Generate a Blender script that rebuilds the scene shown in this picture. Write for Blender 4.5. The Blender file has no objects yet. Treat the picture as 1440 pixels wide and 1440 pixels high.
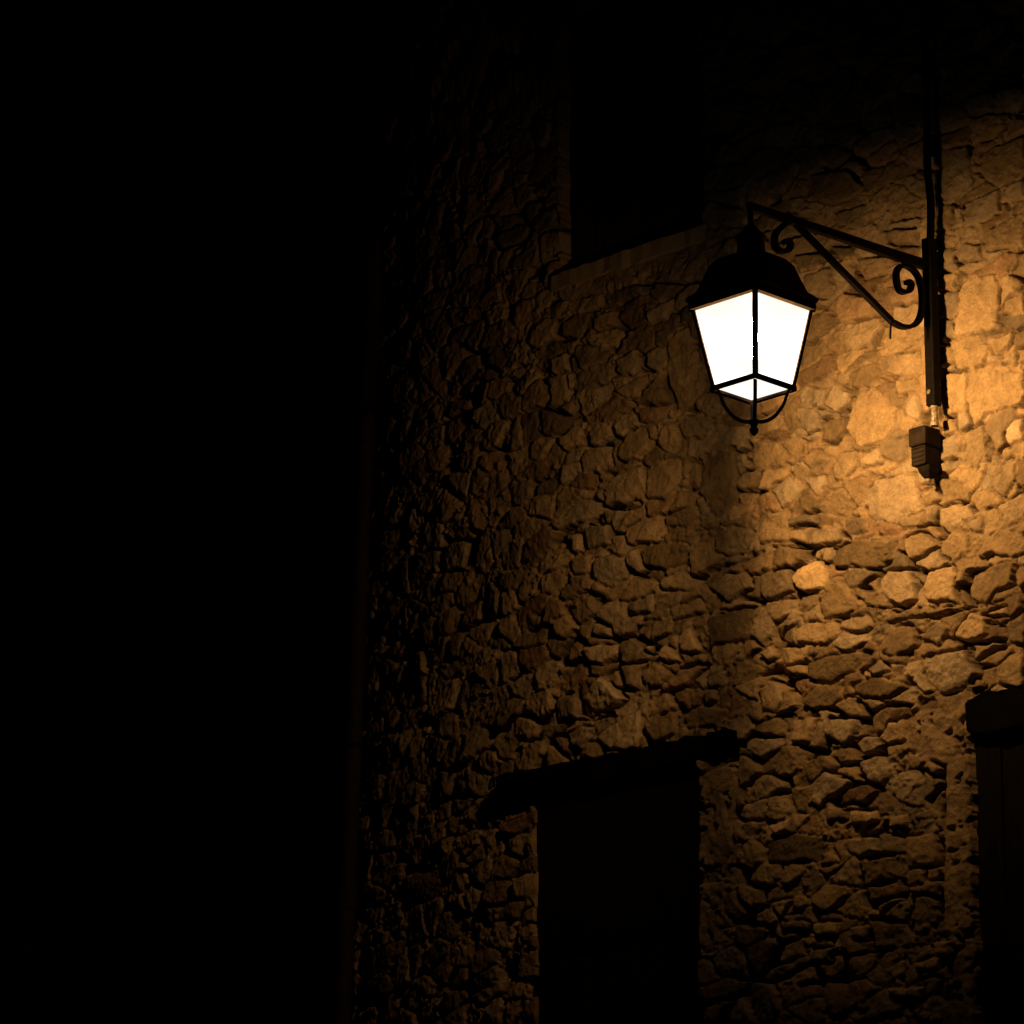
import bpy, bmesh, math, random
import numpy as np
from mathutils import Vector, Matrix

random.seed(7)
scene = bpy.context.scene
COL = scene.collection
R = math.radians

# ---------------------------------------------------------------- camera geometry (photograph is 1440 x 1440)
F = 6400.0
PHI = R(17.0)
S2 = math.sqrt(0.5)
FWD = np.array([-math.cos(PHI) * S2, math.cos(PHI) * S2, math.sin(PHI)])
RGT = np.array([S2, S2, 0.0])
UPV = np.array([math.sin(PHI) * S2, -math.sin(PHI) * S2, math.cos(PHI)])
def ray(u, v): return F * FWD + (u - 720) * RGT - (v - 720) * UPV
_d = ray(1326, 474)
CAM = -_d * (17.2 / F)                      # the wall point under the lamp bracket is the provisional origin
def on_wall(u, v, y=0.0):
    d = ray(u, v); t = (y - CAM[1]) / d[1]; return CAM + d * t
def on_arm(u, v, x=0.0):
    d = ray(u, v); t = (x - CAM[0]) / d[0]; return CAM + d * t
Z0 = 2.15 - on_wall(865, 1112)[2]           # lintel underside 2.15 m above the doorstep
CAM = CAM + np.array([0, 0, Z0])
def wx(u, v, y=0.0): return float(on_wall(u, v, y)[0])
def wz(u, v, y=0.0): return float(on_wall(u, v, y)[2])
def project(P):
    q = P - CAM
    z = q @ FWD
    return 720 + F * (q @ RGT) / z, 720 - F * (q @ UPV) / z

# ---------------------------------------------------------------- materials
def mat(name):
    m = bpy.data.materials.new(name); m.use_nodes = True
    nt = m.node_tree
    return m, nt, nt.nodes['Principled BSDF']
def noise_mat(name, c1, c2, scale=20, rough=0.7, metal=0.0, bump=0.2, dist=0.01, stretch=(1, 1, 1), spec=0.5):
    m, nt, b = mat(name)
    tc = nt.nodes.new('ShaderNodeTexCoord'); mp = nt.nodes.new('ShaderNodeMapping')
    mp.inputs['Scale'].default_value = stretch
    nz = nt.nodes.new('ShaderNodeTexNoise'); nz.inputs['Scale'].default_value = scale; nz.inputs['Detail'].default_value = 6
    cr = nt.nodes.new('ShaderNodeValToRGB')
    cr.color_ramp.elements[0].position = 0.35; cr.color_ramp.elements[1].position = 0.65
    cr.color_ramp.elements[0].color = (*c1, 1); cr.color_ramp.elements[1].color = (*c2, 1)
    bp = nt.nodes.new('ShaderNodeBump'); bp.inputs['Strength'].default_value = bump; bp.inputs['Distance'].default_value = dist
    L = nt.links.new
    L(tc.outputs['Object'], mp.inputs['Vector']); L(mp.outputs['Vector'], nz.inputs['Vector'])
    L(nz.outputs['Fac'], cr.inputs['Fac']); L(cr.outputs['Color'], b.inputs['Base Color'])
    L(nz.outputs['Fac'], bp.inputs['Height']); L(bp.outputs['Normal'], b.inputs['Normal'])
    b.inputs['Roughness'].default_value = rough; b.inputs['Metallic'].default_value = metal
    b.inputs['Specular IOR Level'].default_value = spec
    return m
M_IRON = noise_mat('wrought_iron_black', (0.003, 0.0028, 0.0026), (0.007, 0.0055, 0.005), 60, 0.6, 0.0, 0.25, 0.003, spec=0.06)
M_FRAME = noise_mat('sooty_lantern_iron', (0.006, 0.005, 0.0045), (0.012, 0.010, 0.009), 60, 1.0, 0, 0.0, 0.001, spec=0.0)
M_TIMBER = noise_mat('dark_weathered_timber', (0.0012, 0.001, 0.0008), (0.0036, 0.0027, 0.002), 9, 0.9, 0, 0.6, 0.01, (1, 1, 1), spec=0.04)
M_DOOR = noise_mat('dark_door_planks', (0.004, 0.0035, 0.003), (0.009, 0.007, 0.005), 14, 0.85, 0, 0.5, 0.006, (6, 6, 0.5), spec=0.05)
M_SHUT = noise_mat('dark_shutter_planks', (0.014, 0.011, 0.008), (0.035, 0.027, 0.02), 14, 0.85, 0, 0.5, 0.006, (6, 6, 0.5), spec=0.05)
M_SILL = noise_mat('lime_rendered_sill', (0.27, 0.21, 0.15), (0.36, 0.29, 0.21), 12, 0.95, 0, 0.5, 0.01, spec=0.2)
M_CONDUIT = noise_mat('dark_conduit_plastic', (0.005, 0.0045, 0.004), (0.011, 0.009, 0.008), 40, 0.6, 0, 0.2, 0.003, spec=0.08)
M_BOX = noise_mat('brown_box_casing', (0.010, 0.0075, 0.0055), (0.024, 0.0175, 0.013), 30, 0.7, 0, 0.2, 0.002, spec=0.1)
M_GLAND = noise_mat('pale_grey_plastic', (0.10, 0.085, 0.07), (0.42, 0.37, 0.31), 50, 0.5, 0, 0.2, 0.002)
M_STEEL = noise_mat('dull_steel', (0.22, 0.2, 0.18), (0.34, 0.31, 0.28), 80, 0.45, 0.8, 0.1, 0.001)
M_RUST = noise_mat('rusty_drainpipe', (0.008, 0.005, 0.0035), (0.02, 0.011, 0.0065), 18, 0.8, 0, 0.4, 0.004, spec=0.2)
M_TILE = noise_mat('clay_roof_tile', (0.16, 0.07, 0.04), (0.3, 0.15, 0.09), 6, 0.9, 0, 0.5, 0.02)
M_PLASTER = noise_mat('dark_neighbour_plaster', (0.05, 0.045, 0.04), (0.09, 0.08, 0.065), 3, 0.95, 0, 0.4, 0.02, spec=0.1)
M_GROUND = noise_mat('cobbled_street', (0.06, 0.055, 0.05), (0.13, 0.12, 0.1), 8, 0.85, 0, 0.6, 0.03)

def stone_material():
    m, nt, b = mat('rubble_limestone')
    L = nt.links.new
    at = nt.nodes.new('ShaderNodeAttribute'); at.attribute_name = 'stone_colour'
    tc = nt.nodes.new('ShaderNodeTexCoord')
    n1 = nt.nodes.new('ShaderNodeTexNoise'); n1.inputs['Scale'].default_value = 17; n1.inputs['Detail'].default_value = 8; n1.inputs['Roughness'].default_value = 0.65
    n2 = nt.nodes.new('ShaderNodeTexNoise'); n2.inputs['Scale'].default_value = 95; n2.inputs['Detail'].default_value = 7; n2.inputs['Roughness'].default_value = 0.7
    r1 = nt.nodes.new('ShaderNodeMapRange'); r1.inputs[1].default_value = 0.3; r1.inputs[2].default_value = 0.7; r1.inputs[3].default_value = 0.66; r1.inputs[4].default_value = 1.2
    mx = nt.nodes.new('ShaderNodeMix'); mx.data_type = 'RGBA'; mx.blend_type = 'MULTIPLY'; mx.inputs[0].default_value = 1.0
    for n in (n1, n2): L(tc.outputs['Object'], n.inputs['Vector'])
    L(n1.outputs['Fac'], r1.inputs[0])
    r2 = nt.nodes.new('ShaderNodeMapRange'); r2.inputs[1].default_value = 0.32; r2.inputs[2].default_value = 0.62; r2.inputs[3].default_value = 0.72; r2.inputs[4].default_value = 1.07
    L(n2.outputs['Fac'], r2.inputs[0]); ml = nt.nodes.new('ShaderNodeMath'); ml.operation = 'MULTIPLY'; L(r1.outputs[0], ml.inputs[0]); L(r2.outputs[0], ml.inputs[1])
    L(at.outputs['Color'], mx.inputs[6]); L(ml.outputs[0], mx.inputs[7]); L(mx.outputs[2], b.inputs['Base Color'])
    b1 = nt.nodes.new('ShaderNodeBump'); b1.inputs['Strength'].default_value = 0.8; b1.inputs['Distance'].default_value = 0.016
    b2 = nt.nodes.new('ShaderNodeBump'); b2.inputs['Strength'].default_value = 0.9; b2.inputs['Distance'].default_value = 0.007
    L(n1.outputs['Fac'], b1.inputs['Height']); L(n2.outputs['Fac'], b2.inputs['Height']); L(b1.outputs['Normal'], b2.inputs['Normal'])
    L(b2.outputs['Normal'], b.inputs['Normal'])
    b.inputs['Roughness'].default_value = 0.95; b.inputs['Specular IOR Level'].default_value = 0.15
    return m
M_STONE = stone_material()

def pane_material(name, clear, top, glow, z0, z1):
    m = bpy.data.materials.new(name); m.use_nodes = True
    nt = m.node_tree; nt.nodes.clear(); L = nt.links.new
    o = nt.nodes.new('ShaderNodeOutputMaterial'); add = nt.nodes.new('ShaderNodeAddShader')
    t = nt.nodes.new('ShaderNodeBsdfTransparent'); tc = nt.nodes.new('ShaderNodeTexCoord'); sp = nt.nodes.new('ShaderNodeSeparateXYZ'); mr = nt.nodes.new('ShaderNodeMapRange')
    nz = nt.nodes.new('ShaderNodeTexNoise'); nz.inputs['Scale'].default_value = 14; nz.inputs['Detail'].default_value = 4; ad = nt.nodes.new('ShaderNodeMath'); ad.operation = 'MULTIPLY_ADD'; ad.inputs[1].default_value = .05
    mr.inputs[1].default_value = z0 + .025; mr.inputs[2].default_value = z1 + .025; mr.inputs[3].default_value = clear; mr.inputs[4].default_value = clear * top  # less light let through towards the top, to dim the upper wall
    L(tc.outputs['Object'], sp.inputs[0]); L(tc.outputs['Object'], nz.inputs['Vector']); L(nz.outputs['Fac'], ad.inputs[0]); L(sp.outputs['Z'], ad.inputs[2]); L(ad.outputs[0], mr.inputs[0]); L(mr.outputs[0], t.inputs[0])
    e = nt.nodes.new('ShaderNodeEmission'); e.inputs[0].default_value = (1.0, 0.93, 0.80, 1); e.inputs[1].default_value = glow
    L(t.outputs[0], add.inputs[0]); L(e.outputs[0], add.inputs[1]); L(add.outputs[0], o.inputs[0])
    return m
def emit_mat(name, c, s):
    m = bpy.data.materials.new(name); m.use_nodes = True
    nt = m.node_tree; nt.nodes.clear()
    o = nt.nodes.new('ShaderNodeOutputMaterial'); e = nt.nodes.new('ShaderNodeEmission')
    e.inputs[0].default_value = (*c, 1); e.inputs[1].default_value = s
    nt.links.new(e.outputs[0], o.inputs[0]); return m
M_BULB = emit_mat('hot_lamp_bulb', (1.0, 0.508, 0.145), 2250.0)

# ---------------------------------------------------------------- object helpers
def link(name, me, m, parent=None, smooth=False):
    o = bpy.data.objects.new(name, me); COL.objects.link(o)
    if m: me.materials.append(m)
    if parent: o.parent = parent; o.matrix_parent_inverse = Matrix.Translation(-world_loc(parent))
    if smooth:
        me.polygons.foreach_set('use_smooth', [True] * len(me.polygons))
    return o
def world_loc(o):
    v = Vector(o.location)
    return v if o.parent is None else v + (world_loc(o.parent) if o.parent.type == 'EMPTY' and False else Vector((0, 0, 0)))
def thing(name, label, cat, loc=(0, 0, 0)):
    o = bpy.data.objects.new(name, None); COL.objects.link(o); o.location = loc
    o.empty_display_size = 0.2
    o['label'] = label; o['category'] = cat
    return o
def bm_obj(name, bm, m, parent=None, smooth=False, bevel=0.0):
    if bevel > 0:
        bmesh.ops.bevel(bm, geom=list(bm.edges), offset=bevel, segments=2, affect='EDGES', profile=0.5, clamp_overlap=True)
    bmesh.ops.recalc_face_normals(bm, faces=list(bm.faces))
    me = bpy.data.meshes.new(name); bm.to_mesh(me); bm.free()
    return link(name, me, m, parent, smooth)
def box(bm, x0, x1, y0, y1, z0, z1):
    vs = [bm.verts.new((x, y, z)) for x in (x0, x1) for y in (y0, y1) for z in (z0, z1)]
    for f in ((0, 1, 3, 2), (4, 6, 7, 5), (0, 4, 5, 1), (2, 3, 7, 6), (0, 2, 6, 4), (1, 5, 7, 3)):
        bm.faces.new([vs[i] for i in f])
def loft(bm, rings, caps=True):
    rr = [[bm.verts.new(p) for p in r] for r in rings]
    n = len(rr[0])
    for a, b in zip(rr, rr[1:]):
        for i in range(n): bm.faces.new((a[i], a[(i + 1) % n], b[(i + 1) % n], b[i]))
    if caps:
        bm.faces.new(rr[0][::-1]); bm.faces.new(rr[-1])
def ringz(cx, cy, z, r, n=20): return [(cx + r * math.cos(2 * math.pi * i / n), cy + r * math.sin(2 * math.pi * i / n), z) for i in range(n)]
def sqring(cx, cy, z, s): return [(cx - s, cy - s, z), (cx + s, cy - s, z), (cx + s, cy + s, z), (cx - s, cy + s, z)]
def smooth_path(pts, n=6):
    P = [Vector(p) for p in pts]; out = []
    for i in range(len(P) - 1):
        p0 = P[max(i - 1, 0)]; p1 = P[i]; p2 = P[i + 1]; p3 = P[min(i + 2, len(P) - 1)]
        for k in range(n):
            t = k / n
            out.append(0.5 * ((2 * p1) + (p2 - p0) * t + (2 * p0 - 5 * p1 + 4 * p2 - p3) * t * t + (3 * p1 - p0 - 3 * p2 + p3) * t ** 3))
    out.append(P[-1]); return out
def sweep(bm, pts, normal, a, b, n=4, taper=None):
    """bar of half size a (in the plane of the path) by b (along normal); n=4 square bar, more = round"""
    N = Vector(normal).normalized(); rings = []
    for i, p in enumerate(pts):
        t = (pts[min(i + 1, len(pts) - 1)] - pts[max(i - 1, 0)]).normalized()
        s = t.cross(N).normalized(); k = taper(i / (len(pts) - 1)) if taper else 1.0
        if n == 4: q = [(-a, -b), (a, -b), (a, b), (-a, b)]
        else: q = [(a * math.cos(2 * math.pi * j / n), b * math.sin(2 * math.pi * j / n)) for j in range(n)]
        rings.append([tuple(p + s * u * k + N * v * k) for u, v in q])
    loft(bm, rings)
def bar(bm, p, q, w, n=4, twist=0.0):
    p = Vector(p); q = Vector(q); t = (q - p).normalized()
    r = Vector((0, 0, 1)) if abs(t.z) < 0.9 else Vector((1, 0, 0))
    s = t.cross(r).normalized(); u = s.cross(t)
    k = [(math.cos(twist + 2 * math.pi * (j + .5) / n), math.sin(twist + 2 * math.pi * (j + .5) / n)) for j in range(n)]
    f = w / (math.cos(math.pi / n)) if n == 4 else w
    loft(bm, [[tuple(c + s * a * f + u * b * f) for a, b in k] for c in (p, q)])

# ---------------------------------------------------------------- numpy noise
def vnoise(x, z, s, seed):
    rng = np.random.RandomState(seed); G = rng.rand(256, 256).astype(np.float32)
    X = x / s + 1000.37; Z = z / s + 1000.71
    xi = np.floor(X).astype(np.int64); zi = np.floor(Z).astype(np.int64)
    fx = (X - xi).astype(np.float32); fz = (Z - zi).astype(np.float32)
    fx = fx * fx * (3 - 2 * fx); fz = fz * fz * (3 - 2 * fz)
    a = G[xi % 256, zi % 256]; b = G[(xi + 1) % 256, zi % 256]; c = G[xi % 256, (zi + 1) % 256]; d = G[(xi + 1) % 256, (zi + 1) % 256]
    return ((a * (1 - fx) + b * fx) * (1 - fz) + (c * (1 - fx) + d * fx) * fz) * 2 - 1
def fbm(x, z, s, seed, o=4, g=0.5):
    v = 0; a = 1.0; t = 0
    for k in range(o):
        v = v + a * vnoise(x, z, s / (2 ** k), seed + 17 * k); t += a; a *= g
    return v / t
def sstep(a, b, x):
    t = np.clip((x - a) / (b - a), 0, 1); return t * t * (3 - 2 * t)

# ---------------------------------------------------------------- stones read off the wall, (tile offset, scale), outline, paleness, bulge
TILES = {1: (1080, 140, 4), 2: (1080, 460, 4), 3: (1080, 780, 4), 4: (1080, 1080, 4), 5: (760, 560, 4), 6: (760, 860, 4), 8: (640, 160, 3)}
STONES = [
 (1, '1110,1020 1270,990 1300,1060 1290,1150 1285,1280 1060,1330 1085,1200 1085,1080', 1.0, .014),
 (1, '970,290 1120,260 1150,460 1080,530 970,550', .8, .014), (1, '1210,300 1440,200 1440,440 1290,480 1200,420', .75, .014),
 (1, '1110,590 1290,510 1300,640 1120,700', .85, .014), (1, '1330,500 1440,450 1440,540 1380,560 1330,550', .8, .012),
 (1, '960,610 1030,590 1045,690 960,750', .85, .012), (1, '1230,740 1440,640 1440,830 1350,830 1230,840', .8, .012),
 (1, '1060,880 1110,810 1190,820 1200,890 1080,910', .8, .012), (1, '960,990 1060,980 1050,1060 960,1075', .95, .012),
 (1, '1340,1140 1440,1080 1440,1200 1340,1195', .9, .012), (1, '1030,1370 1190,1330 1230,1400 1140,1440 1080,1440', .9, .01),
 (1, '1250,1350 1380,1310 1360,1370 1330,1400 1280,1420', .95, .012), (1, '690,470 760,490 860,570 850,640 700,670 690,560', .85, .014),
 (1, '230,420 440,400 540,500 380,580 220,560', .7, .012), (1, '370,640 540,600 530,720 400,700', .75, .012),
 (1, '660,740 830,730 840,810 700,800', .85, .014), (1, '350,830 490,840 500,880 400,890', .6, .012),
 (1, '520,900 700,880 720,960 560,1000 500,960', .85, .012), (1, '200,1000 330,950 350,1060 300,1110 220,1090', .8, .014),
 (1, '710,1170 850,1150 850,1240 780,1270 710,1250', .95, .012), (1, '600,1060 700,1060 690,1160 600,1150', .7, .006),
 (1, '150,880 280,870 290,930 180,950', .65, .012),
 (2, '1150,250 1230,215 1440,205 1440,420 1370,450 1240,480 1170,560 1140,480 1125,360', .98, .014),
 (2, '1350,580 1390,520 1440,515 1440,630 1370,670 1350,640', 1.1, .022), (2, '1060,190 1010,80 1180,40 1240,110 1220,200 1080,240', .95, .01),
 (2, '960,110 1040,110 1050,190 960,240', .85, .01), (2, '970,280 1120,260 1130,330 1120,470 980,500', .95, .01),
 (2, '1070,490 1120,480 1140,540 1080,590', .95, .01), (2, '1110,600 1210,550 1230,700 1180,790 1120,760', .82, .009),
 (2, '1280,780 1380,740 1390,850 1330,960 1280,920', .85, .012),
 (2, '480,470 510,380 590,355 650,400 720,470 710,560 650,640 540,670 470,620 450,570', .95, .018),
 (2, '330,400 370,320 450,370 450,440 380,475 320,440', 1.05, .02), (2, '690,230 700,170 860,140 860,260 720,270 680,250', .95, .012),
 (2, '460,270 520,220 640,200 650,300 590,330 470,340', .75, .01), (2, '780,440 840,370 860,470 850,530 790,490', 1.0, .014),
 (2, '720,310 840,290 850,350 740,380', .85, .01), (2, '310,540 430,500 440,570 380,640 300,640', .7, .01),
 (2, '150,490 260,450 300,570 220,600', .9, .014), (2, '520,740 620,690 640,760 540,790', .95, .014),
 (2, '370,800 390,720 500,700 510,780 420,850 370,850', .9, .014),
 (2, '560,930 620,860 820,830 860,1000 800,1050 720,1110 590,1080 550,1000', .92, .014),
 (2, '20,640 100,700 90,780 20,790', .85, .012), (2, '0,1050 100,1040 110,1140 50,1190 0,1190', .85, .012),
 (2, '120,1070 260,1050 270,1100 120,1110', .7, .018), (2, '130,1150 250,1130 210,1210 130,1190', .95, .024),
 (2, '260,1150 390,1110 400,1190 330,1220 220,1230', .85, .016), (2, '430,1090 560,1070 550,1150 450,1170', .65, .012),
 (2, '370,1250 480,1210 640,1210 720,1230 690,1320 600,1350 380,1340', .62, .012),
 (2, '780,1200 880,1160 950,1230 850,1290 800,1310', .9, .022), (2, '970,1240 1040,1150 1120,1170 1130,1260 1060,1300 980,1290', .9, .022),
 (2, '1190,1250 1240,1180 1440,1100 1440,1260 1370,1290 1270,1260 1190,1300', .92, .024), (2, '740,1080 880,1050 880,1110 760,1130', .85, .014),
 (2, '880,960 960,900 980,960 900,1000', .85, .012), (2, '1140,1100 1210,1080 1200,1150 1140,1150', .8, .016),
 (2, '960,640 1060,600 1080,720 970,760', .85, .008), (2, '180,740 280,700 330,740 240,790', .85, .014), (2, '210,860 310,830 320,880 270,950', .95, .014),
 (3, '145,140 180,90 290,25 340,80 325,180 220,220 180,190', 1.2, .04),
 (3, '635,150 690,95 800,95 830,160 830,250 750,285 640,210', 1.0, .026), (3, '890,190 930,100 1040,65 1070,110 1050,180 1060,260 900,260', 1.1, .03),
 (3, '1130,100 1390,50 1380,170 1290,200 1230,270 1130,250', .8, .026), (3, '300,300 350,170 410,130 460,230 540,280 430,340 320,350', .85, .024),
 (3, '10,270 150,250 140,320 60,370 0,340', .85, .02), (3, '170,420 230,390 390,390 400,460 330,500 180,490', 1.0, .026),
 (3, '410,370 560,345 590,400 540,430 420,420', .95, .024), (3, '640,480 690,410 830,410 850,500 820,540 700,570 640,540', .75, .024),
 (3, '870,470 950,390 1010,420 970,500', .75, .02), (3, '1090,400 1160,330 1220,350 1220,440 1130,490 1060,460', 1.15, .034),
 (3, '610,350 730,330 900,310 1090,290 920,340 760,360 630,380', .75, .026),
 (3, '870,590 980,560 1140,540 1150,610 1190,670 1120,750 980,780 920,730 880,640', 1.05, .034),
 (3, '1340,400 1440,330 1440,500 1370,490', .75, .02), (3, '1300,640 1370,560 1440,560 1440,750 1380,740 1300,710', .95, .026),
 (3, '1230,330 1340,300 1350,335 1250,345', 1.1, .03), (3, '240,610 420,560 590,560 480,650 350,720 230,690', .62, .02),
 (3, '570,650 640,600 690,650 600,680', .8, .022), (3, '480,740 600,690 780,740 700,800 540,800', .6, .02),
 (3, '100,640 210,620 220,680 150,680', .95, .024), (3, '0,700 60,730 80,830 30,890 0,870', .95, .024),
 (3, '140,940 270,910 230,1050 140,1050', .95, .03), (3, '340,920 500,930 500,1000 440,1070 350,1030', .95, .03),
 (3, '640,1040 700,950 780,930 770,1040 680,1060', 1.1, .034), (3, '250,1300 330,1230 470,1280 400,1340 260,1400', .9, .03),
 (4, '480,250 620,250 630,300 490,320', 1.1, .034), (4, '690,280 790,270 790,330 700,340', .85, .03), (4, '20,320 130,290 110,350 60,380 20,350', 1.15, .034),
 (4, '250,150 330,110 330,170 290,220 250,190', 1.15, .03), (4, '460,400 610,390 620,470 520,500 450,450', .95, .03),
 (4, '800,400 950,380 970,540 800,560', .9, .022), (4, '800,575 870,575 880,650 790,660', .8, .022), (4, '300,540 350,460 400,530', 1.0, .03),
 (4, '320,250 460,250 450,290 330,290', .7, .026), (4, '0,430 150,370 320,400 300,520 0,530', .5, .02), (4, '30,760 130,740 80,840', 1.2, .03),
 (4, '260,880 400,870 400,930 260,940', 1.1, .03), (4, '80,870 230,870 230,910 90,910', .7, .026), (4, '480,900 560,890 560,960 480,960', .9, .026),
 (4, '230,1020 370,1020 360,1090 240,1090', .9, .03), (4, '680,1240 880,1240 860,1300 720,1290', 1.2, .034), (4, '840,1100 960,1070 960,1130 850,1140', 1.15, .03),
 (4, '940,990 1030,980 1020,1050 950,1050', 1.2, .03),
 (5, '1175,250 1330,240 1390,330 1250,400 1190,370', .9, .012), (5, '1230,720 1270,650 1370,650 1400,800 1240,810', .95, .016),
 (5, '1250,990 1400,960 1420,1080 1270,1130 1240,1090', .75, .024), (5, '1010,1030 1060,990 1170,990 1200,1060 1060,1140 1010,1090', .9, .03),
 (5, '1190,1330 1260,1170 1320,1200 1300,1330 1250,1390', .95, .028), (5, '900,340 1080,290 1100,600 980,660 900,520', .75, .008),
 (5, '770,150 880,90 970,130 900,220 810,220', .85, .028), (5, '690,170 740,140 790,270 730,310 670,260', .95, .028),
 (5, '440,310 500,190 600,170 630,260 560,340 460,350', .9, .03), (5, '240,330 270,290 400,270 410,380 340,420 250,400', .95, .026),
 (5, '360,530 440,430 580,390 600,540 480,590 370,600', .95, .022), (5, '600,400 680,360 780,350 790,480 700,560 610,560', .9, .018),
 (5, '480,740 560,690 690,660 700,800 510,820', .95, .022), (5, '240,730 390,710 400,820 280,850', .9, .026), (5, '175,780 225,760 235,860 190,870', 1.1, .034),
 (5, '190,910 280,890 280,980 190,990', .9, .026), (5, '310,920 390,890 480,910 480,1010 400,1060 310,1020', .85, .028),
 (5, '570,860 700,810 830,830 840,920 700,960 590,930', .7, .016), (5, '690,1040 790,980 900,1020 850,1080 700,1070', .9, .026),
 (5, '500,1160 640,1110 640,1200 500,1210', .85, .028), (5, '740,1190 900,1130 930,1200 760,1240', .85, .028),
 (5, '780,1340 850,1300 920,1420 860,1440 800,1420', 1.1, .034), (5, '80,1260 150,1220 200,1290 130,1350 80,1320', .95, .034),
 (5, '320,1270 400,1290 400,1340 300,1330', .95, .03), (5, '630,1280 750,1230 740,1320 640,1360', .8, .024),
 (5, '970,770 1080,720 1200,760 1180,860 1060,880 980,850', .75, .014), (5, '940,1240 1180,1180 1180,1350 960,1390', .65, .016),
 (6, '240,560 260,480 370,380 490,500 460,530 300,585', 1.15, .042), (6, '330,710 450,630 570,560 580,680 560,770 400,780', 1.05, .034),
 (6, '160,690 250,650 310,660 240,780 170,750', 1.0, .034), (6, '250,210 440,190 430,260 370,300 290,280', 1.05, .034),
 (6, '680,250 720,200 800,270 720,280', 1.1, .034), (6, '580,200 640,190 620,230', 1.1, .034), (6, '580,340 650,290 740,350 700,420 590,400', .9, .028),
 (6, '1250,240 1290,200 1330,240 1280,280', 1.05, .03), (6, '600,640 760,560 770,690 650,740', .75, .026), (6, '800,580 900,540 1040,560 1000,640 840,650', .75, .026),
 (6, '930,450 980,440 1000,500 930,520', .8, .026), (6, '950,380 1020,340 1040,410 960,430', .8, .026), (6, '1240,440 1330,400 1340,540 1250,560', .95, .028),
 (6, '80,500 210,460 220,590 90,610', .8, .028),
 (8, '900,950 980,900 1010,1000 1040,1160 930,1280 900,1100', .95, .012), (8, '680,1040 760,1000 790,1060 760,1100 690,1090', .95, .03),
 (8, '590,870 670,830 670,890 600,910', .9, .03), (8, '820,840 900,790 920,770 890,860 830,880', .95, .03), (8, '410,1030 470,1010 480,1080 410,1090', 1.0, .034),
 (8, '400,1110 470,1100 480,1200 410,1230', .9, .03),
]
# lime-plastered patches round the openings (photograph pixels)
PLASTER = [
 '1320,978 1386,968 1380,990 1356,1012 1352,1042 1366,1058 1372,1440 1372,1700 1318,1700 1330,1080 1282,1056 1278,995',
 '984,1090 1040,1066 1030,1180 1016,1300 1004,1340 980,1340',
 '774,382 992,316 1000,395 900,400 780,424',
]

# ---------------------------------------------------------------- the wall grid
def bow(x): return 0.12 * np.maximum(0.0, -np.asarray(x, dtype=float) - 1.75) ** 2  # left end bent back, shaped so the lamp grazes it and it darkens
XL = wx(524, 720)
for _ in range(8): XL = wx(524, 720, float(bow(XL)))
vis_z0 = wz(1100, 1450) - 0.15
xs_f = np.arange(XL, wx(1440, 480) + 0.10, 0.0052)
xs_m = np.arange(xs_f[-1] + 0.008, 2.3, 0.009)
xs = np.concatenate([xs_f, xs_m, np.linspace(xs_m[-1] + 0.03, 5.2, 90)])
zlo = wz(1440, 1440) - 0.08; zhi = wz(700, -4) ; ztop = max(wz(1308, 0) + 0.2, zhi * 0)
zs_f = np.arange(min(zlo, wz(520, 1440)), ztop, 0.0048)
zs_f = zs_f[zs_f > 0.3]
EAVE = 7.4
zs = np.concatenate([np.linspace(-0.6, zs_f[0] - 0.02, 30), zs_f, np.linspace(zs_f[-1] + 0.03, EAVE, 60)])
NX, NZ = len(xs), len(zs)
X, Z = np.meshgrid(xs, zs, indexing='ij')
X = X.ravel(); Z = Z.ravel(); NP = X.size
PU, PV = project(np.stack([X, np.zeros(NP), Z], 1))

# domain warp so that joints wander
WX = X + 0.024 * fbm(X, Z, 0.10, 11, 4, .6); WZ = Z + 0.017 * fbm(X, Z, 0.09, 31, 4, .6)
# --- fill stones: jittered courses, Voronoi cells
rng = np.random.RandomState(5)
OFFS = [(a, b) for a in (-2, -1, 0, 1, 2) for b in (-2, -1, 0, 1, 2)]
def voronoi(wx_, wz_, CX, CZ, dropf, jx, jz, rng):
    nx = int((xs[-1] - xs[0]) / CX) + 8; nz = int((zs[-1] - zs[0]) / CZ) + 8
    gx, gz = np.meshgrid(np.arange(nx), np.arange(nz), indexing='ij')
    SX = xs[0] - 3 * CX + (gx + 0.5 * (gz % 2) + rng.uniform(-jx, jx, gx.shape)) * CX
    SZ = zs[0] - 3 * CZ + (gz + rng.uniform(-jz, jz, gx.shape)) * CZ
    SX = np.where(rng.rand(*gx.shape) < dropf, 1e4, SX); AN = CX / CZ; N = wx_.size
    I = np.floor((wx_ - xs[0]) / CX).astype(int) + 3; J = np.floor((wz_ - zs[0]) / CZ).astype(int) + 3
    best = np.full(N, 1e9); bid = np.zeros(N, int)
    for a, b in OFFS:
        i = np.clip(I + a, 0, nx - 1); j = np.clip(J + b, 0, nz - 1)
        d = (wx_ - SX[i, j]) ** 2 + ((wz_ - SZ[i, j]) * AN) ** 2
        m = d < best; best[m] = d[m]; bid[m] = (i * nz + j)[m]
    cx = SX.ravel()[bid]; cz = SZ.ravel()[bid]; edge = np.full(N, 1e9)
    for a, b in OFFS:
        i = np.clip(I + a, 0, nx - 1); j = np.clip(J + b, 0, nz - 1); k = i * nz + j
        sx = SX[i, j]; sz = SZ[i, j]
        dx = sx - cx; dz = (sz - cz) * AN; ln = np.sqrt(dx * dx + dz * dz) + 1e-9
        e = (((sx + cx) / 2 - wx_) * dx + ((sz + cz) / 2 - wz_) * AN * dz) / ln
        edge = np.minimum(edge, np.where((k == bid) | (sx > 1e3), 1e9, e))
    return edge * (1 + 1 / AN) / 2, bid, cx, cz, nx * nz
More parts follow.
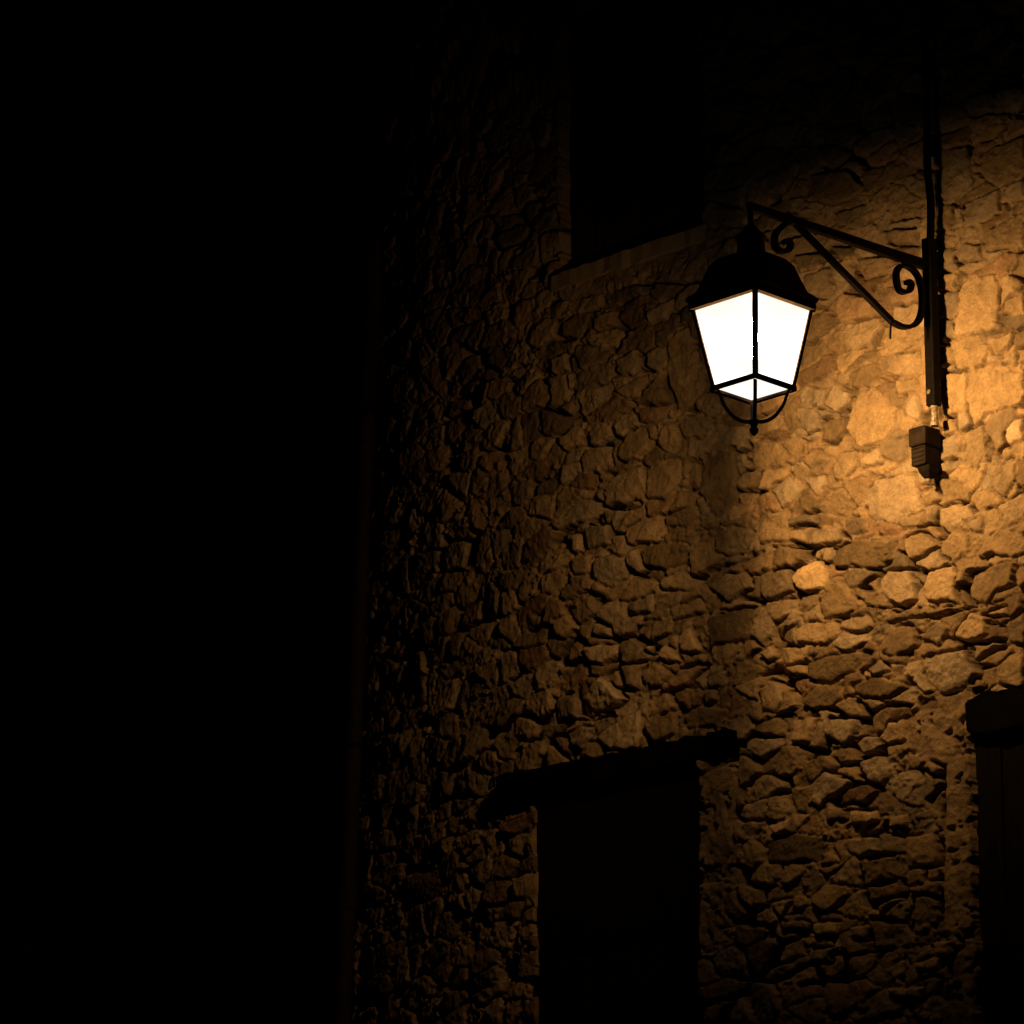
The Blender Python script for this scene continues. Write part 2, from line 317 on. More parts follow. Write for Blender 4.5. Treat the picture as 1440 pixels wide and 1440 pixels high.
edge, bid, s1x, s1z, nst = voronoi(WX, WZ, .150, .082, .26, .46, .38, rng)
edge2, bid2, s2x, s2z, nst2 = voronoi(X + .006 * fbm(X, Z, .03, 12, 2), Z + .005 * fbm(X, Z, .03, 14, 2), .052, .031, .25, .45, .4, rng)
r_h = rng.uniform(.002, .018, nst); r_tx = rng.normal(0, .10, nst); r_tz = rng.normal(0, .10, nst); r_v = rng.uniform(.42, 1.0, nst); r_hue = rng.rand(nst)
q_h = rng.uniform(-.4, 1.0, nst2); q_tx = rng.normal(0, .2, nst2); q_tz = rng.normal(0, .25, nst2); q_v = rng.uniform(.5, 1.0, nst2); q_hue = rng.rand(nst2)
def facets(n, rg, k=3):
    a = rg.uniform(0, 2 * np.pi, (n, k)); return np.cos(a), np.sin(a), rg.uniform(.015, .06, (n, k)), rg.uniform(.10, .45, (n, k))
def facet_cut(F4, idn, dx, dz):
    c, s_, d0, g = F4; out = 0
    for k in range(c.shape[1]): out = out + np.maximum(0, c[idn, k] * dx + s_[idn, k] * dz - d0[idn, k]) * g[idn, k]
    return out
FAC = facets(nst, rng)

# --- explicit stones
def parse(t, s, T=None):
    pts = np.array([[float(q) for q in p.split(',')] for p in s.split()])
    if t: ox, oy, k = TILES[t]; pts = pts / k + np.array([ox, oy])
    return np.array([[wx(u, v), wz(u, v)] for u, v in pts])
def sdf(poly, x, z):
    n = len(poly); d2 = np.full(x.shape, 1e9); ins = np.zeros(x.shape, bool)
    for i in range(n):
        a = poly[i]; b = poly[(i + 1) % n]; e = b - a
        t = np.clip(((x - a[0]) * e[0] + (z - a[1]) * e[1]) / (e @ e), 0, 1)
        d2 = np.minimum(d2, (x - a[0] - t * e[0]) ** 2 + (z - a[1] - t * e[1]) ** 2)
        c = ((a[1] > z) != (b[1] > z)) & (x < (b[0] - a[0]) * (z - a[1]) / (b[1] - a[1] + 1e-12) + a[0]); ins ^= c
    d = np.sqrt(d2); return np.where(ins, d, -d)
def near(poly, pad):
    return np.where((X > poly[:, 0].min() - pad) & (X < poly[:, 0].max() + pad) & (Z > poly[:, 1].min() - pad) & (Z < poly[:, 1].max() + pad))[0]
VX = X + 0.013 * fbm(X, Z, 0.055, 71, 4, .65); VZ = Z + 0.011 * fbm(X, Z, 0.05, 91, 4, .65)
exd = np.full(NP, -1.0); exid = np.full(NP, -1)
polys = []
for k, (t, s, val, p) in enumerate(STONES):
    P = parse(t, s); polys.append(P); ii = near(P, 0.06)
    if len(ii) == 0: continue
    d = sdf(P, VX[ii], VZ[ii]) + 0.003
    m = d > exd[ii]; exd[ii[m]] = d[m]; exid[ii[m]] = k
pld = np.full(NP, -1.0)
for s in PLASTER:
    P = parse(0, s); ii = near(P, 0.08); d = sdf(P, VX[ii], VZ[ii]); pld[ii] = np.maximum(pld[ii], d)
# --- combine
fine = fbm(X, Z, 0.03, 201, 4, .6); mid = fbm(X, Z, 0.11, 301, 4); big = fbm(X, Z, 0.5, 401, 2)
flush = sstep(1040, 1150, PU + 40 * mid) * sstep(770, 690, PV + 30 * mid) * sstep(150, 260, PV)
flush = np.maximum(flush, 0)
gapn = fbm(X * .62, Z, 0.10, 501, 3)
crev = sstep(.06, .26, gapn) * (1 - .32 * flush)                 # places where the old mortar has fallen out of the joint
depth = .004 + .006 * sstep(-.4, .2, mid) + crev * (.050 + .02 * fine)
pit = sstep(.18, .42, fbm(X, Z, .045, 701, 3, .6))
chip = fbm(X, Z, .016, 801, 2)
mortar = -depth + 0.007 * fine + 0.006 * mid - pit * .016 * (1 - crev) + .005 * chip
p2 = np.clip((edge2 - .002) / .006, 0, 1); p2 = np.sqrt(1 - (1 - p2) ** 2)
sm = np.clip(q_h[bid2], 0, 1) * .012 + q_tx[bid2] * .6 * (X - s2x) + q_tz[bid2] * .6 * (Z - s2z) + .003 * fine
rub = (q_h[bid2] > .15 + .45 * crev) * p2
mortar = mortar + rub * np.maximum(sm + .012 * crev, 0)
def prof(d, r): t = np.clip(d / r, 0, 1); return np.sqrt(np.clip(1 - (1 - t) ** 2, 0, 1))
jw = 0.002 + 0.005 * sstep(-.3, .5, mid) + .007 * crev
fd = edge - jw
open_f = sstep(-0.004, -0.016, exd) * sstep(0.0, -0.012, pld)      # where loose fill stones are allowed
fd = np.minimum(fd, np.where(exid >= 0, -exd - 0.008, 1.0))
fd = np.minimum(fd, np.where(pld > -.9, -pld - 0.006, 1.0))
pr = prof(fd, 0.008)
hs = (r_h[bid] * (1 - .4 * flush) - 0.001) + (r_tx[bid] * (WX - s1x) + r_tz[bid] * (WZ - s1z)) * (1 - .55 * flush)
hs = hs - facet_cut(FAC, bid, WX - s1x, WZ - s1z) * (1 - .4 * flush) + 0.007 * mid + 0.006 * fine + .004 * chip
H = np.where(fd > 0, mortar + (np.maximum(hs, mortar + .004) - mortar) * pr, mortar)
e_c = np.array([p.mean(0) for p in polys]); e_p = np.array([s[3] for s in STONES]) * .55 + .002; e_v = np.array([s[2] for s in STONES]) ** 2.0
rng2 = np.random.RandomState(9)
e_tx = rng2.normal(0, .08, len(polys)); e_tz = rng2.normal(-0.02, .09, len(polys)); e_h = rng2.rand(len(polys)); EFAC = facets(len(polys), rng2); EFAC = (EFAC[0], EFAC[1], EFAC[2] + .015, EFAC[3] * .8)
me_ = exd > 0; q = exid[me_]
pe = prof(exd[me_], np.clip(0.005 + e_p[q] * 0.3, .005, .011))
he = e_p[q] + (e_tx[q] * (X[me_] - e_c[q, 0]) + e_tz[q] * (Z[me_] - e_c[q, 1])) * (1 - .6 * flush[me_]) + 0.007 * mid[me_] + 0.006 * fine[me_] + .003 * chip[me_] - facet_cut(EFAC, q, X[me_] - e_c[q, 0], Z[me_] - e_c[q, 1]) * (1 - .5 * flush[me_])
he = np.maximum(he, mortar[me_] + .006)
H[me_] = mortar[me_] + (he - mortar[me_]) * pe
mp_ = pld > 0
H[mp_] = np.maximum(np.where(me_, H, -1)[mp_], mortar[mp_] + (0.006 + .008 * mid[mp_] + .0065 * fine[mp_] + .003 * chip[mp_] - .02 * pit[mp_] - mortar[mp_]) * prof(pld[mp_], .02))
H = H + 0.010 * big * (1 - .5 * flush)

# --- colours of stone and mortar
def mix3(a, b, t): return a[None, :] * (1 - t[:, None]) + b[None, :] * t[:, None]
BUFF = np.array([.47, .385, .285]); OCHRE = np.array([.43, .32, .195]); GREY = np.array([.37, .30, .215]); RED = np.array([.40, .255, .165])
def stone_col(hue, v):
    c = mix3(BUFF, OCHRE, np.clip(hue * 2.2, 0, 1)); c = np.where((hue > .78)[:, None], mix3(OCHRE, RED, (hue - .78) / .22), c)
    c = np.where((hue < .12)[:, None], mix3(GREY, BUFF, hue / .12), c); return c * v[:, None]
C = mix3(np.array([.33, .24, .145]), np.array([.13, .095, .06]), np.clip(crev * 1.1 + .25 * mid, 0, 1))  # mortar darkened in the deep crevices, shade of the gaps put into colour
c2 = stone_col(q_hue[bid2], q_v[bid2]); k = (rub * sstep(0, .3, q_h[bid2]) * .8)[:, None]; C = C * (1 - k) + c2 * k
C = C * (1 - .35 * pit - .2 * sstep(0, .5, fbm(X, Z, .07, 901, 4, .6)))[:, None]
cf = stone_col(r_hue[bid], r_v[bid]); k = sstep(-.002, .006, fd)[:, None]; C = C * (1 - k) + cf * k
ce = stone_col(np.where(exid >= 0, e_h[exid] * .8, 0), np.where(exid >= 0, e_v[exid], 1)); k = sstep(-.002, .006, exd)[:, None]; C = C * (1 - k) + ce * k
k = (sstep(-.002, .01, pld) * (~me_))[:, None]; C = C * (1 - k) + np.array([.32, .24, .155])[None, :] * (1 + .35 * mid + .3 * fine - .3 * pit)[:, None] * k
C = C * (1 + .16 * big + .12 * mid)[:, None]
C = np.clip(C, .02, .8)

# --- openings: the wall surface steps back to the rear of each recess
def rect_px(u0, v0, u1, v1): return wx(u0, v0), wx(u1, v1)
DX0, DX1 = wx(748, 1250), wx(983, 1200); DZ1 = wz(865, 1112)
RX0 = wx(1370, 1300); RX1 = RX0 + 1.0; RZ1 = wz(1400, 1030)
WX0, WX1 = wx(786, 360), wx(989, 300); WZ0 = wz(886, 351); WZ1 = WZ0 + 1.15
LZL, LZR = (wz(704, 1121), wz(704, 1089)), (wz(1036, 1062), wz(1036, 1027)); LX0 = wx(701, 1105); LX1 = wx(1038, 1045)
RLZ1 = wz(1400, 972); RLX0 = wx(1361, 1030)
wob = 0.014 * fbm(X, Z, 0.12, 601, 3)
def inside(x0, x1, z0, z1): return (X + wob > x0) & (X + wob < x1) & (Z + wob > z0) & (Z + wob < z1)
for b_, dep in (((DX0, DX1, -1, DZ1 + .01), .20), ((RX0, RX1, -1, RZ1 + .01), .20), ((WX0, WX1, WZ0, WZ1), .20)):
    H[inside(*b_)] = -dep
lt = (X - LX0) / (LX1 - LX0)
H[inside(DX0, DX1, -1, 99) & (Z < LZL[0] + (LZR[0] - LZL[0]) * lt + .012)] = -.20
H[inside(LX0 + .015, LX1 - .015, -9, 99) & (Z > LZL[0] + (LZR[0] - LZL[0]) * lt + .004) & (Z < LZL[1] + (LZR[1] - LZL[1]) * lt - .006)] = -.12
H[inside(RLX0 + .015, RX1 + .25, RZ1 + .004, RLZ1 - .008)] = -.12

def lean(z): return LEAN * (np.asarray(z, dtype=float) - ZREF)
LEAN = .045; ZREF = wz(524, 720, float(bow(XL)))
wl = 1 - sstep(XL + .02, XL + .62, X)
we = 1 - sstep(XL, XL + .28, X)
ragged = .035 * vnoise(X * 0, Z, .17, 1201) + .02 * fbm(X * 0 + 3.3, Z, .06, 1203, 3)
co = np.stack([X + wl * lean(Z) + we * ragged, bow(X) - H, Z], 1).reshape(NX, NZ, 3)
left = co[:1].copy(); left[:, :, 1] = 6.0
right = co[-1:].copy(); right[:, :, 1] = 6.0
co = np.concatenate([left, co, right], 0); C = C.reshape(NX, NZ, 3); C = np.concatenate([C[:1], C, C[-1:]], 0)
NX += 2
idx = np.arange(NX * NZ).reshape(NX, NZ)
quads = np.stack([idx[:-1, :-1], idx[1:, :-1], idx[1:, 1:], idx[:-1, 1:]], -1).reshape(-1, 4)
me = bpy.data.meshes.new('wall')
me.vertices.add(NX * NZ); me.vertices.foreach_set('co', co.astype(np.float32).ravel())
me.loops.add(quads.size); me.loops.foreach_set('vertex_index', quads.astype(np.int32).ravel())
me.polygons.add(len(quads)); me.polygons.foreach_set('loop_start', np.arange(0, quads.size, 4, dtype=np.int32))
me.update(calc_edges=True)
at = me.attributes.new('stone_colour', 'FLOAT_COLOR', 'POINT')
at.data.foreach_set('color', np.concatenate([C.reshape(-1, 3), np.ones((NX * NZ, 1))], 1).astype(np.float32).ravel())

house = thing('stone_house', 'old rubble stone house wall in warm lamplight with two dark doorways and a window', 'house', (XL, 0, 0))
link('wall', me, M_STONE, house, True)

def planks(bm, x0, x1, y0, y1, z0, z1, n):
    w = (x1 - x0) / n
    for i in range(n):
        j = random.uniform(0, .006)
        box(bm, x0 + i * w + .003, x0 + (i + 1) * w - .003, y0 + j, y1, z0, z1)
def beam(name, x0, x1, y0, y1, zl, zr, m, parent, seed):
    rg = np.random.RandomState(seed); n = 26; rings = []
    for i in range(n):
        t = i / (n - 1); x = x0 + (x1 - x0) * t
        e = 0.75 if i in (0, n - 1) else 1.0; z0 = zl[0] + (zr[0] - zl[0]) * t; z1 = zl[1] + (zr[1] - zl[1]) * t
        a = [rg.normal(0, .004) for _ in range(8)]; cz = (z0 + z1) / 2; hz = (z1 - z0) / 2 * e
        bow = .006 * math.sin(t * 5 + seed)
        rings.append([(x, y0 + a[0], cz - hz + a[1] + bow), (x, y1, cz - hz + a[1] + bow), (x, y1, cz + hz + a[2] + bow), (x, y0 + a[3], cz + hz + a[4] + bow)])
    bm = bmesh.new(); loft(bm, rings)
    return bm_obj(name, bm, m, parent, bevel=.004)

# left doorway
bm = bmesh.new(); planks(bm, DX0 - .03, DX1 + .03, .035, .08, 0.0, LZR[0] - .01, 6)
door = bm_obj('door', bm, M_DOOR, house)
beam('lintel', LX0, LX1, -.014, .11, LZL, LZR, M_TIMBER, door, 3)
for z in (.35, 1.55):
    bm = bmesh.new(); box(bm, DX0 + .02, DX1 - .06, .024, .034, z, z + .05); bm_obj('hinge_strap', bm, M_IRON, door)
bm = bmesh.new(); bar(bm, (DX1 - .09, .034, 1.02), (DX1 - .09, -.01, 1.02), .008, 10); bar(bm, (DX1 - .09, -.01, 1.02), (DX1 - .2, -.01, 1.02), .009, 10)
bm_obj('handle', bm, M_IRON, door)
# right doorway
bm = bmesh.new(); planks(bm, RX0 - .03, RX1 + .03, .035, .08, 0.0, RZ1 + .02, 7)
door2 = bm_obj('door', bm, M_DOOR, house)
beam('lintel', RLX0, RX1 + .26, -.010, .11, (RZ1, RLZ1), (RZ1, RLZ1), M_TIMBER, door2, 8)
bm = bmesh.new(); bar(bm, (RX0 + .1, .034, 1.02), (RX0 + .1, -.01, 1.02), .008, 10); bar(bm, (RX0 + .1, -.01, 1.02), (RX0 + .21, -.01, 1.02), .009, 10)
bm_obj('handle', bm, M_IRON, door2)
# upper window: closed plank shutters in a shallow recess over a rendered sill
mid_x = (WX0 + WX1) / 2
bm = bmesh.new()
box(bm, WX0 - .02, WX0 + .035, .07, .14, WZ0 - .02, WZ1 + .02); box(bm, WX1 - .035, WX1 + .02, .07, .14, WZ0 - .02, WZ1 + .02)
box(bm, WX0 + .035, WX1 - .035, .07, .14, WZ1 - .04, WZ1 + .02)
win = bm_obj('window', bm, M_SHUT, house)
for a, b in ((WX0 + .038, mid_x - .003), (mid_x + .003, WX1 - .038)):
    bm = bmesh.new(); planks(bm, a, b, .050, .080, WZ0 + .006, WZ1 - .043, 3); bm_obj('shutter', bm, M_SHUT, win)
rg = np.random.RandomState(4); rings = []
for i in range(24):
    t = i / 23; x = WX0 - .03 + (WX1 - WX0 + .05) * t; a = rg.normal(0, .0025, 3)
    rings.append([(x, -.020 + a[0], WZ0 - .075 + a[1] * 2), (x, .10, WZ0 - .075), (x, .10, WZ0 + .002), (x, -.018 + a[0], WZ0 - .004 + a[2])])
bm = bmesh.new(); loft(bm, rings); bm_obj('sill', bm, M_SILL, win, bevel=.003)
# roof and back of the house
bm = bmesh.new()
ridge = EAVE + 1.5
vs = [(XL - .25, -.35, EAVE - .12), (5.45, -.35, EAVE - .12), (5.45, 3.0, ridge), (XL - .25, 3.0, ridge), (5.45, 6.35, EAVE - .12), (XL - .25, 6.35, EAVE - .12)]
lo = [bm.verts.new(v) for v in vs]; hi = [bm.verts.new((v[0], v[1], v[2] + .1)) for v in vs]
for S in (lo, hi):
    bm.faces.new((S[0], S[1], S[2], S[3])); bm.faces.new((S[3], S[2], S[4], S[5]))
for i, j in ((0, 1), (1, 2), (2, 4), (4, 5), (5, 3), (3, 0)): bm.faces.new((lo[i], lo[j], hi[j], hi[i]))
bm_obj('roof', bm, M_TILE, house)
bm = bmesh.new(); box(bm, XL + .01, 5.19, 5.8, 5.98, -.6, EAVE); bm_obj('rear_wall', bm, M_PLASTER, house)
for x in (XL + .02, 5.1):
    bm = bmesh.new()
    v = [bm.verts.new(p) for p in ((x, .05, EAVE - .02), (x, 5.95, EAVE - .02), (x, 3.0, ridge - .03), (x + .08, .05, EAVE - .02), (x + .08, 5.95, EAVE - .02), (x + .08, 3.0, ridge - .03))]
    bm.faces.new((v[0], v[1], v[2])); bm.faces.new((v[5], v[4], v[3])); bm.faces.new((v[0], v[3], v[4], v[1])); bm.faces.new((v[1], v[4], v[5], v[2])); bm.faces.new((v[2], v[5], v[3], v[0]))
    bm_obj('gable', bm, M_PLASTER, house)

# ---------------------------------------------------------------- street lamp: bracket, arm, scrolls, lantern
def A(u, v):
    p = on_arm(u, v); return Vector((0, float(p[1]), float(p[2])))
PZ1, PZ0 = wz(1308, 336, -.065), wz(1308, 573, -.065)
lamp = thing('street_lamp', 'lit four sided black iron lantern hanging from a scrolled bracket on the stone wall', 'street lamp', (0, 0, PZ0))
PY0, PY1 = -.088, -.046
bm = bmesh.new(); box(bm, -.020, .022, PY0, PY1, PZ0, PZ1); bm_obj('wall_post', bm, M_IRON, lamp, bevel=.003)
for z in (PZ0 + .12, PZ1 - .14):
    bm = bmesh.new(); box(bm, -.013, .015, PY1 + .001, .03, z, z + .04); bm_obj('wall_anchor', bm, M_IRON, lamp)
bz = wz(1303, 553, PY0)
bm = bmesh.new(); loft(bm, [[(0.001 + .009 * math.cos(k * math.pi / 3), y, bz + .009 * math.sin(k * math.pi / 3)) for k in range(6)] for y in (PY0 - .001, PY0 - .009)])
bm_obj('bolt', bm, M_STEEL, lamp)
ja = A(1297, 371); end = A(1057, 291)
LY = float(on_arm(1057.5, 426)[1])
armz = (ja.z + end.z) / 2
bm = bmesh.new()
pts = [Vector((0, PY0 - .001, ja.z)), Vector((0, PY0 - .25, ja.z * .7 + end.z * .3)), Vector((0, (PY0 + LY) / 2, armz)), Vector((0, LY + .12, end.z * .8 + armz * .2)), Vector((0, LY - .012, end.z))]
sweep(bm, smooth_path(pts, 8), (1, 0, 0), .0185, .014, taper=lambda t: 1.0 - .25 * t)
bm_obj('arm', bm, M_IRON, lamp, bevel=.002)
bm = bmesh.new(); sweep(bm, [A(1106, 301), A(1180, 377), A(1254, 452)], (1, 0, 0), .0115, .010); bm_obj('strut', bm, M_IRON, lamp, bevel=.002)
bm = bmesh.new()
curl = [(1274 + r * math.cos(a), 401 + r * 1.1 * math.sin(a)) for r, a in [(2.5, -.3), (5, -1.1), (7.2, -.2), (8, .8), (9.2, 1.7), (11.5, 2.6)]]
path = curl + [(1260.5, 394), (1261, 381), (1269, 373), (1282, 378), (1292, 392), (1296.5, 415), (1295.5, 440), (1287, 456), (1271, 460), (1255, 453)]
sweep(bm, smooth_path([A(*p) for p in path], 6), (1, 0, 0), .0080, .012); bm_obj('scroll', bm, M_IRON, lamp)
bm = bmesh.new()
path2 = [(1103, 342), (1106, 338), (1111, 343), (1109, 351), (1100, 354), (1091, 348), (1089, 336), (1093, 325), (1102, 317), (1112, 309)]
sweep(bm, smooth_path([A(*p) for p in path2], 6), (1, 0, 0), .0080, .012); bm_obj('scroll', bm, M_IRON, lamp)
bm = bmesh.new(); bar(bm, A(1252.5, 445), A(1252, 476), .0045, 8); bm_obj('pin', bm, M_IRON, lamp)

RZ = float(on_arm(1057.5, 427)[2]); BZ = float(on_arm(1058, 546)[2]); ST, SB = .160, .106
HS = (RZ - BZ)
M_PANE = pane_material('glowing_clear_pane', .95, .72, .62, RZ - .11, RZ - .02)
M_PANE_DIMMING = pane_material('glowing_dimming_side_pane', .62, .30, .62, RZ - .15, RZ - .03)  # left pane darkened to cut the lamplight on the left wall
M_PANE_FOOT = pane_material('glowing_dimming_foot_pane', .34, 1.0, .85, RZ - .11, RZ - .02)  # bottom glass darkened to keep lamplight off the lower wall
# lantern body: the square frame is the part, everything on it a sub-part
bm = bmesh.new()
for sx in (-1, 1):
    for sy in (-1, 1):
        t = Vector((sx * ST, LY + sy * ST, RZ)); b = Vector((sx * SB, LY + sy * SB, BZ))
        # angle-iron corner post
        w, th = .0150, .0055; dx = Vector((-sx, 0, 0)); dy = Vector((0, -sy, 0))
        loft(bm, [[tuple(p), tuple(p + dx * w), tuple(p + dx * w + dy * th), tuple(p + dx * th + dy * th), tuple(p + dx * th + dy * w), tuple(p + dy * w)] for p in (b, t)])
for s, z, w in ((SB, BZ, .0075), (ST - .004, RZ - .014, .013)):
    for k in range(4):
        c = [(-s, -s), (s, -s), (s, s), (-s, s)]; a, b = c[k], c[(k + 1) % 4]
        bar(bm, (a[0], LY + a[1], z), (b[0], LY + b[1], z), w + .0004 * k)
lan = bm_obj('lantern', bm, M_FRAME, lamp)
# hood: rim, flared skirt, shoulder
bm = bmesh.new()
prof_h = [(.002, .166), (.012, .172), (.020, .170), (.045, .143), (.10, .124), (.145, .110), (.172, .088), (.186, .055)]
loft(bm, [sqring(0, LY, RZ + h, s) for h, s in prof_h]); bm_obj('hood', bm, M_IRON, lan, bevel=.002)
bm = bmesh.new()
top = float(end.z) - RZ
loft(bm, [ringz(0, LY, RZ + h, r) for h, r in [(.18, .056), (.20, .052), (.235, .05), (.245, .058), (.252, .058), (.275, .036), (.295, .022), (.305, .012), (.33, .010), (top - .004, .009)]])
bm_obj('chimney', bm, M_IRON, lan, smooth=False)
# panes
def pane(cs, inset=.006, th=.003, m=None):
    P = [Vector(c) for c in cs]; n = (P[1] - P[0]).cross(P[3] - P[0]).normalized(); cen = sum(P, Vector()) / 4
    if n.dot(cen - Vector((0, LY, (RZ + BZ) / 2))) < 0: n = -n
    bm = bmesh.new(); loft(bm, [[tuple(cen + Vector(((p - cen).x * .93, (p - cen).y * .93, (p - cen).z * .985)) - n * k) for p in P] for k in (inset, inset + th)])
    return bm_obj('pane', bm, m or M_PANE, lan)
for k in range(4):
    c = [(-1, -1), (1, -1), (1, 1), (-1, 1)]; a, b = c[k], c[(k + 1) % 4]
    zt = RZ - .020; zb = BZ + .004; s_t = ST - (ST - SB) * .020 / HS
    pane([(a[0] * s_t, LY + a[1] * s_t, zt), (b[0] * s_t, LY + b[1] * s_t, zt), (b[0] * SB, LY + b[1] * SB, zb), (a[0] * SB, LY + a[1] * SB, zb)], m=M_PANE_DIMMING if k == 3 else M_PANE)
s = SB - .008
pane([(-s, LY - s, BZ), (s, LY - s, BZ), (s, LY + s, BZ), (-s, LY + s, BZ)], inset=-.001, m=M_PANE_FOOT)
# bottom straps and finial
for sx in (-1, 1):
    for sy in (-1, 1):
        D = Vector((sx, sy, 0)).normalized(); c = Vector((0, LY, BZ))
        pts = [c + D * r + Vector((0, 0, h)) for r, h in ((.128, -.006), (.119, -.026), (.106, -.062), (.075, -.104), (.038, -.124), (.006, -.124))]
        bm = bmesh.new(); sweep(bm, smooth_path(pts, 5), D.cross(Vector((0, 0, 1))), .0055, .0065); bm_obj('strap', bm, M_IRON, lan)
bm = bmesh.new()
loft(bm, [ringz(0, LY, BZ + h, r, 14) for h, r in [(-.112, .010), (-.118, .017), (-.130, .019), (-.138, .013), (-.146, .011), (-.152, .016), (-.162, .017), (-.171, .010), (-.178, .004)]])
bm_obj('finial', bm, M_IRON, lan, smooth=True)
# bulb
bulb_z = float(on_arm(1057.5, 476)[2])
bm = bmesh.new()
loft(bm, [ringz(0, LY, bulb_z + h, r, 12) for h, r in [(-.092, .005), (-.075, .010), (-.05, .017), (0, .022), (.05, .020), (.066, .015), (.073, .011)]])
bm_obj('bulb', bm, M_BULB, lan, smooth=True)
bm = bmesh.new(); loft(bm, [ringz(0, LY, bulb_z + h, r, 20) for h, r in [(-.0945, .058), (-.098, .062), (-.104, .062), (-.112, .024), (-.145, .020), (BZ + .004 - bulb_z, .020)]]); bm_obj('added_light_baffle', bm, M_IRON, lan)  # unseen tray and stem added under the bulb to block light downwards

# ---------------------------------------------------------------- conduit, junction box, drainpipe
cond = thing('cable_conduit', 'thin dark cable conduit running up the wall above the lamp bracket', 'conduit', (0, -.06, PZ1))
pts = [Vector((.004 + .004 * math.sin(i * 1.7), -.062 + .004 * math.sin(i * 2.3), PZ1 + .004 + i * .14)) for i in range(int((EAVE - .2 - PZ1) / .14))]
bm = bmesh.new(); sweep(bm, smooth_path(pts, 4), (1, 0, 0), .0155, .0155, n=12); bm_obj('pipe', bm, M_CONDUIT, cond, smooth=True)
for k in range(3):
    z = PZ1 + .35 + k * .8
    bm = bmesh.new(); loft(bm, [ringz(.004, -.062, z + h, .0195, 14) for h in (0, .025)]); box(bm, -.012, .02, -.045, .03, z + .003, z + .022); bm_obj('clip', bm, M_IRON, cond)

BY = -.115
bx0 = wx(1277, 620, BY); bz1 = wz(1287, 600, BY); bz0 = wz(1287, 654, BY); bzm = wz(1287, 627, BY)
jb = thing('junction_box', 'small dark brown stepped junction box on the wall below the lamp post', 'junction box', (bx0 + .04, 0, bz0))
bm = bmesh.new(); box(bm, bx0 + .006, bx0 + .074, BY + .006, -.02, bz0, bzm); bm_obj('housing', bm, M_BOX, jb, bevel=.006)
bm = bmesh.new(); box(bm, bx0, bx0 + .082, BY, -.02, bzm + .001, bz1); bm_obj('cover', bm, M_BOX, jb, bevel=.007)
bm = bmesh.new()
for k in range(4):
    z = bz0 + .014 + k * .017; box(bm, bx0 + .012, bx0 + .068, BY + .002, BY + .0075, z, z + .005)
bm_obj('rib', bm, M_BOX, jb)
bm = bmesh.new(); cx = bx0 + .052
loft(bm, [[(cx + a * s, -.062 + b * s, z) for a, b in ((-.03, -.034), (.03, -.034), (.03, .034), (-.03, .034))] for z, s in ((bz0 - .001, 1.0), (bz0 - .022, .85), (bz0 - .046, .45))])
bm_obj('cable_gland', bm, M_CONDUIT, jb, bevel=.003)
bm = bmesh.new(); loft(bm, [ringz(cx - .004, -.062, bz0 + h, r, 10) for h, r in ((-.047, .011), (-.056, .012), (-.066, .008))]); bm_obj('gland_nut', bm, M_STEEL, jb)
bm = bmesh.new(); zc = PZ0
loft(bm, [ringz(.002, -.066, z, r, 12) for z, r in ((bz1 + .001, .016), (bz1 + .018, .016), (bz1 + .022, .012), (zc - .012, .012), (zc - .008, .015), (zc - .001, .015))])
bm_obj('connector', bm, M_GLAND, jb, smooth=False)

PYD = float(bow(XL)) - .07
px = wx(511, 760, PYD)
dp = thing('drainpipe', 'rusty brown drainpipe running down the far left corner of the stone house', 'drainpipe', (px, PYD, 0))
bm = bmesh.new()
prf = []
z = .1
while z < EAVE - .25:
    prf += [(z, .036), (z + 1.9, .036), (z + 1.905, .043), (z + 2.0, .043), (z + 2.005, .036)]; z += 2.006
loft(bm, [ringz(px + float(lean(h)), PYD, h, r, 18) for h, r in prf]); bm_obj('pipe', bm, M_RUST, dp, smooth=False)
for z in (1.2, 2.7, 4.2, 5.7):
    bm = bmesh.new(); loft(bm, [ringz(px + float(lean(z)), PYD, z + h, .040, 16) for h in (0, .03)]); box(bm, px + float(lean(z)), XL + float(lean(z)) + .12, PYD + .034, PYD + .040, z + .002, z + .028); bm_obj('bracket', bm, M_IRON, dp)

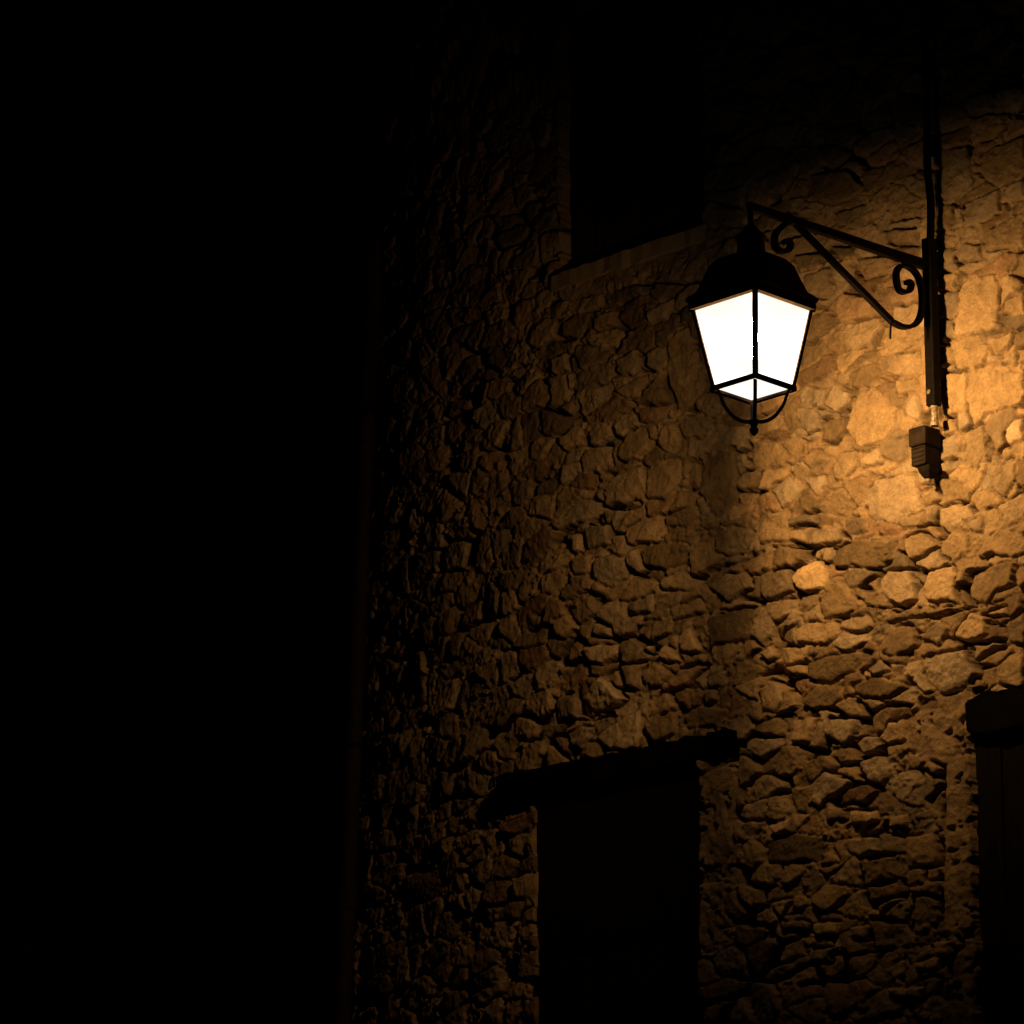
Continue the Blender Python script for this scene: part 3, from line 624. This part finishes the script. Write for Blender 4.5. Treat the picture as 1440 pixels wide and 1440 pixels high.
# ---------------------------------------------------------------- neighbour, street
nb = thing('neighbour_house', 'unlit dark plastered house set back left of the stone house', 'house', (-9, 2, 0))
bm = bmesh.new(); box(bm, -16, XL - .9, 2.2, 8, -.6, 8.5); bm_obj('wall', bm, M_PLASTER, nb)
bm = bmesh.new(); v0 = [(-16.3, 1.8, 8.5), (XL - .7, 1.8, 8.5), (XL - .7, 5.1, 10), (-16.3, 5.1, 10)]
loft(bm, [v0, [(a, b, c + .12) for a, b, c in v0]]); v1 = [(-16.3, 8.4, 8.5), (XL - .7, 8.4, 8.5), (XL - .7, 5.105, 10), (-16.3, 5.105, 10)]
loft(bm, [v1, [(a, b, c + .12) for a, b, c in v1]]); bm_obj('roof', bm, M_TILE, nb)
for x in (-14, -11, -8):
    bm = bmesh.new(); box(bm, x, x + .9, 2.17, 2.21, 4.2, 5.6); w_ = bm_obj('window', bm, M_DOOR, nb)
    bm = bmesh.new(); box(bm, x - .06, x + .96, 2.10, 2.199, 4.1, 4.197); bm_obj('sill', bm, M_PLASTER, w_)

camz = CAM[2]; slope_end = CAM[1]
ys = [-400, slope_end - 3, slope_end, slope_end * .75, slope_end * .5, slope_end * .25, -1.2, -.2, 60, 400]
def gz_(y):
    if y >= -1.2: return -.02
    t = min((-1.2 - y) / (-1.2 - slope_end), 1.0); return -.02 + (camz - 1.6 + .02) * t
bm = bmesh.new()
xsg = [-400, -40, -16, -8, -3, 0, 5, 12, 40, 400]
g = [[bm.verts.new((x, y, gz_(y))) for x in xsg] for y in ys]
for i in range(len(ys) - 1):
    for j in range(len(xsg) - 1): bm.faces.new((g[i][j], g[i][j + 1], g[i + 1][j + 1], g[i + 1][j]))
gr = bm_obj('ground', bm, M_GROUND); gr['kind'] = 'structure'; gr['label'] = 'unlit sloping stone paved street in front of the house'

# ---------------------------------------------------------------- night sky, camera, render settings
w = bpy.data.worlds.new('World'); scene.world = w; w.use_nodes = True
bg = w.node_tree.nodes['Background']
sky = w.node_tree.nodes.new('ShaderNodeTexSky'); sky.sky_type = 'NISHITA'; sky.sun_disc = False
sky.sun_elevation = R(-4); sky.sun_rotation = R(200)
w.node_tree.links.new(sky.outputs[0], bg.inputs['Color']); bg.inputs['Strength'].default_value = 0.0004

cd = bpy.data.cameras.new('Camera'); cd.sensor_width = 36; cd.sensor_fit = 'HORIZONTAL'; cd.lens = 36 * F / 1440
cd.clip_start = .1; cd.clip_end = 2000
cam = bpy.data.objects.new('Camera', cd); COL.objects.link(cam)
m = Matrix(((RGT[0], UPV[0], -FWD[0], CAM[0]), (RGT[1], UPV[1], -FWD[1], CAM[1]), (RGT[2], UPV[2], -FWD[2], CAM[2]), (0, 0, 0, 1)))
cam.matrix_world = m
scene.camera = cam
vs_ = scene.view_settings
vs_.view_transform = 'Standard'; vs_.look = 'None'; vs_.gamma = 1; vs_.exposure = 0; vs_.use_curve_mapping = False
scene.cycles.use_denoising = True
scene.cycles.max_bounces = 6; scene.cycles.transparent_max_bounces = 12
scene.cycles.sample_clamp_indirect = 4.0
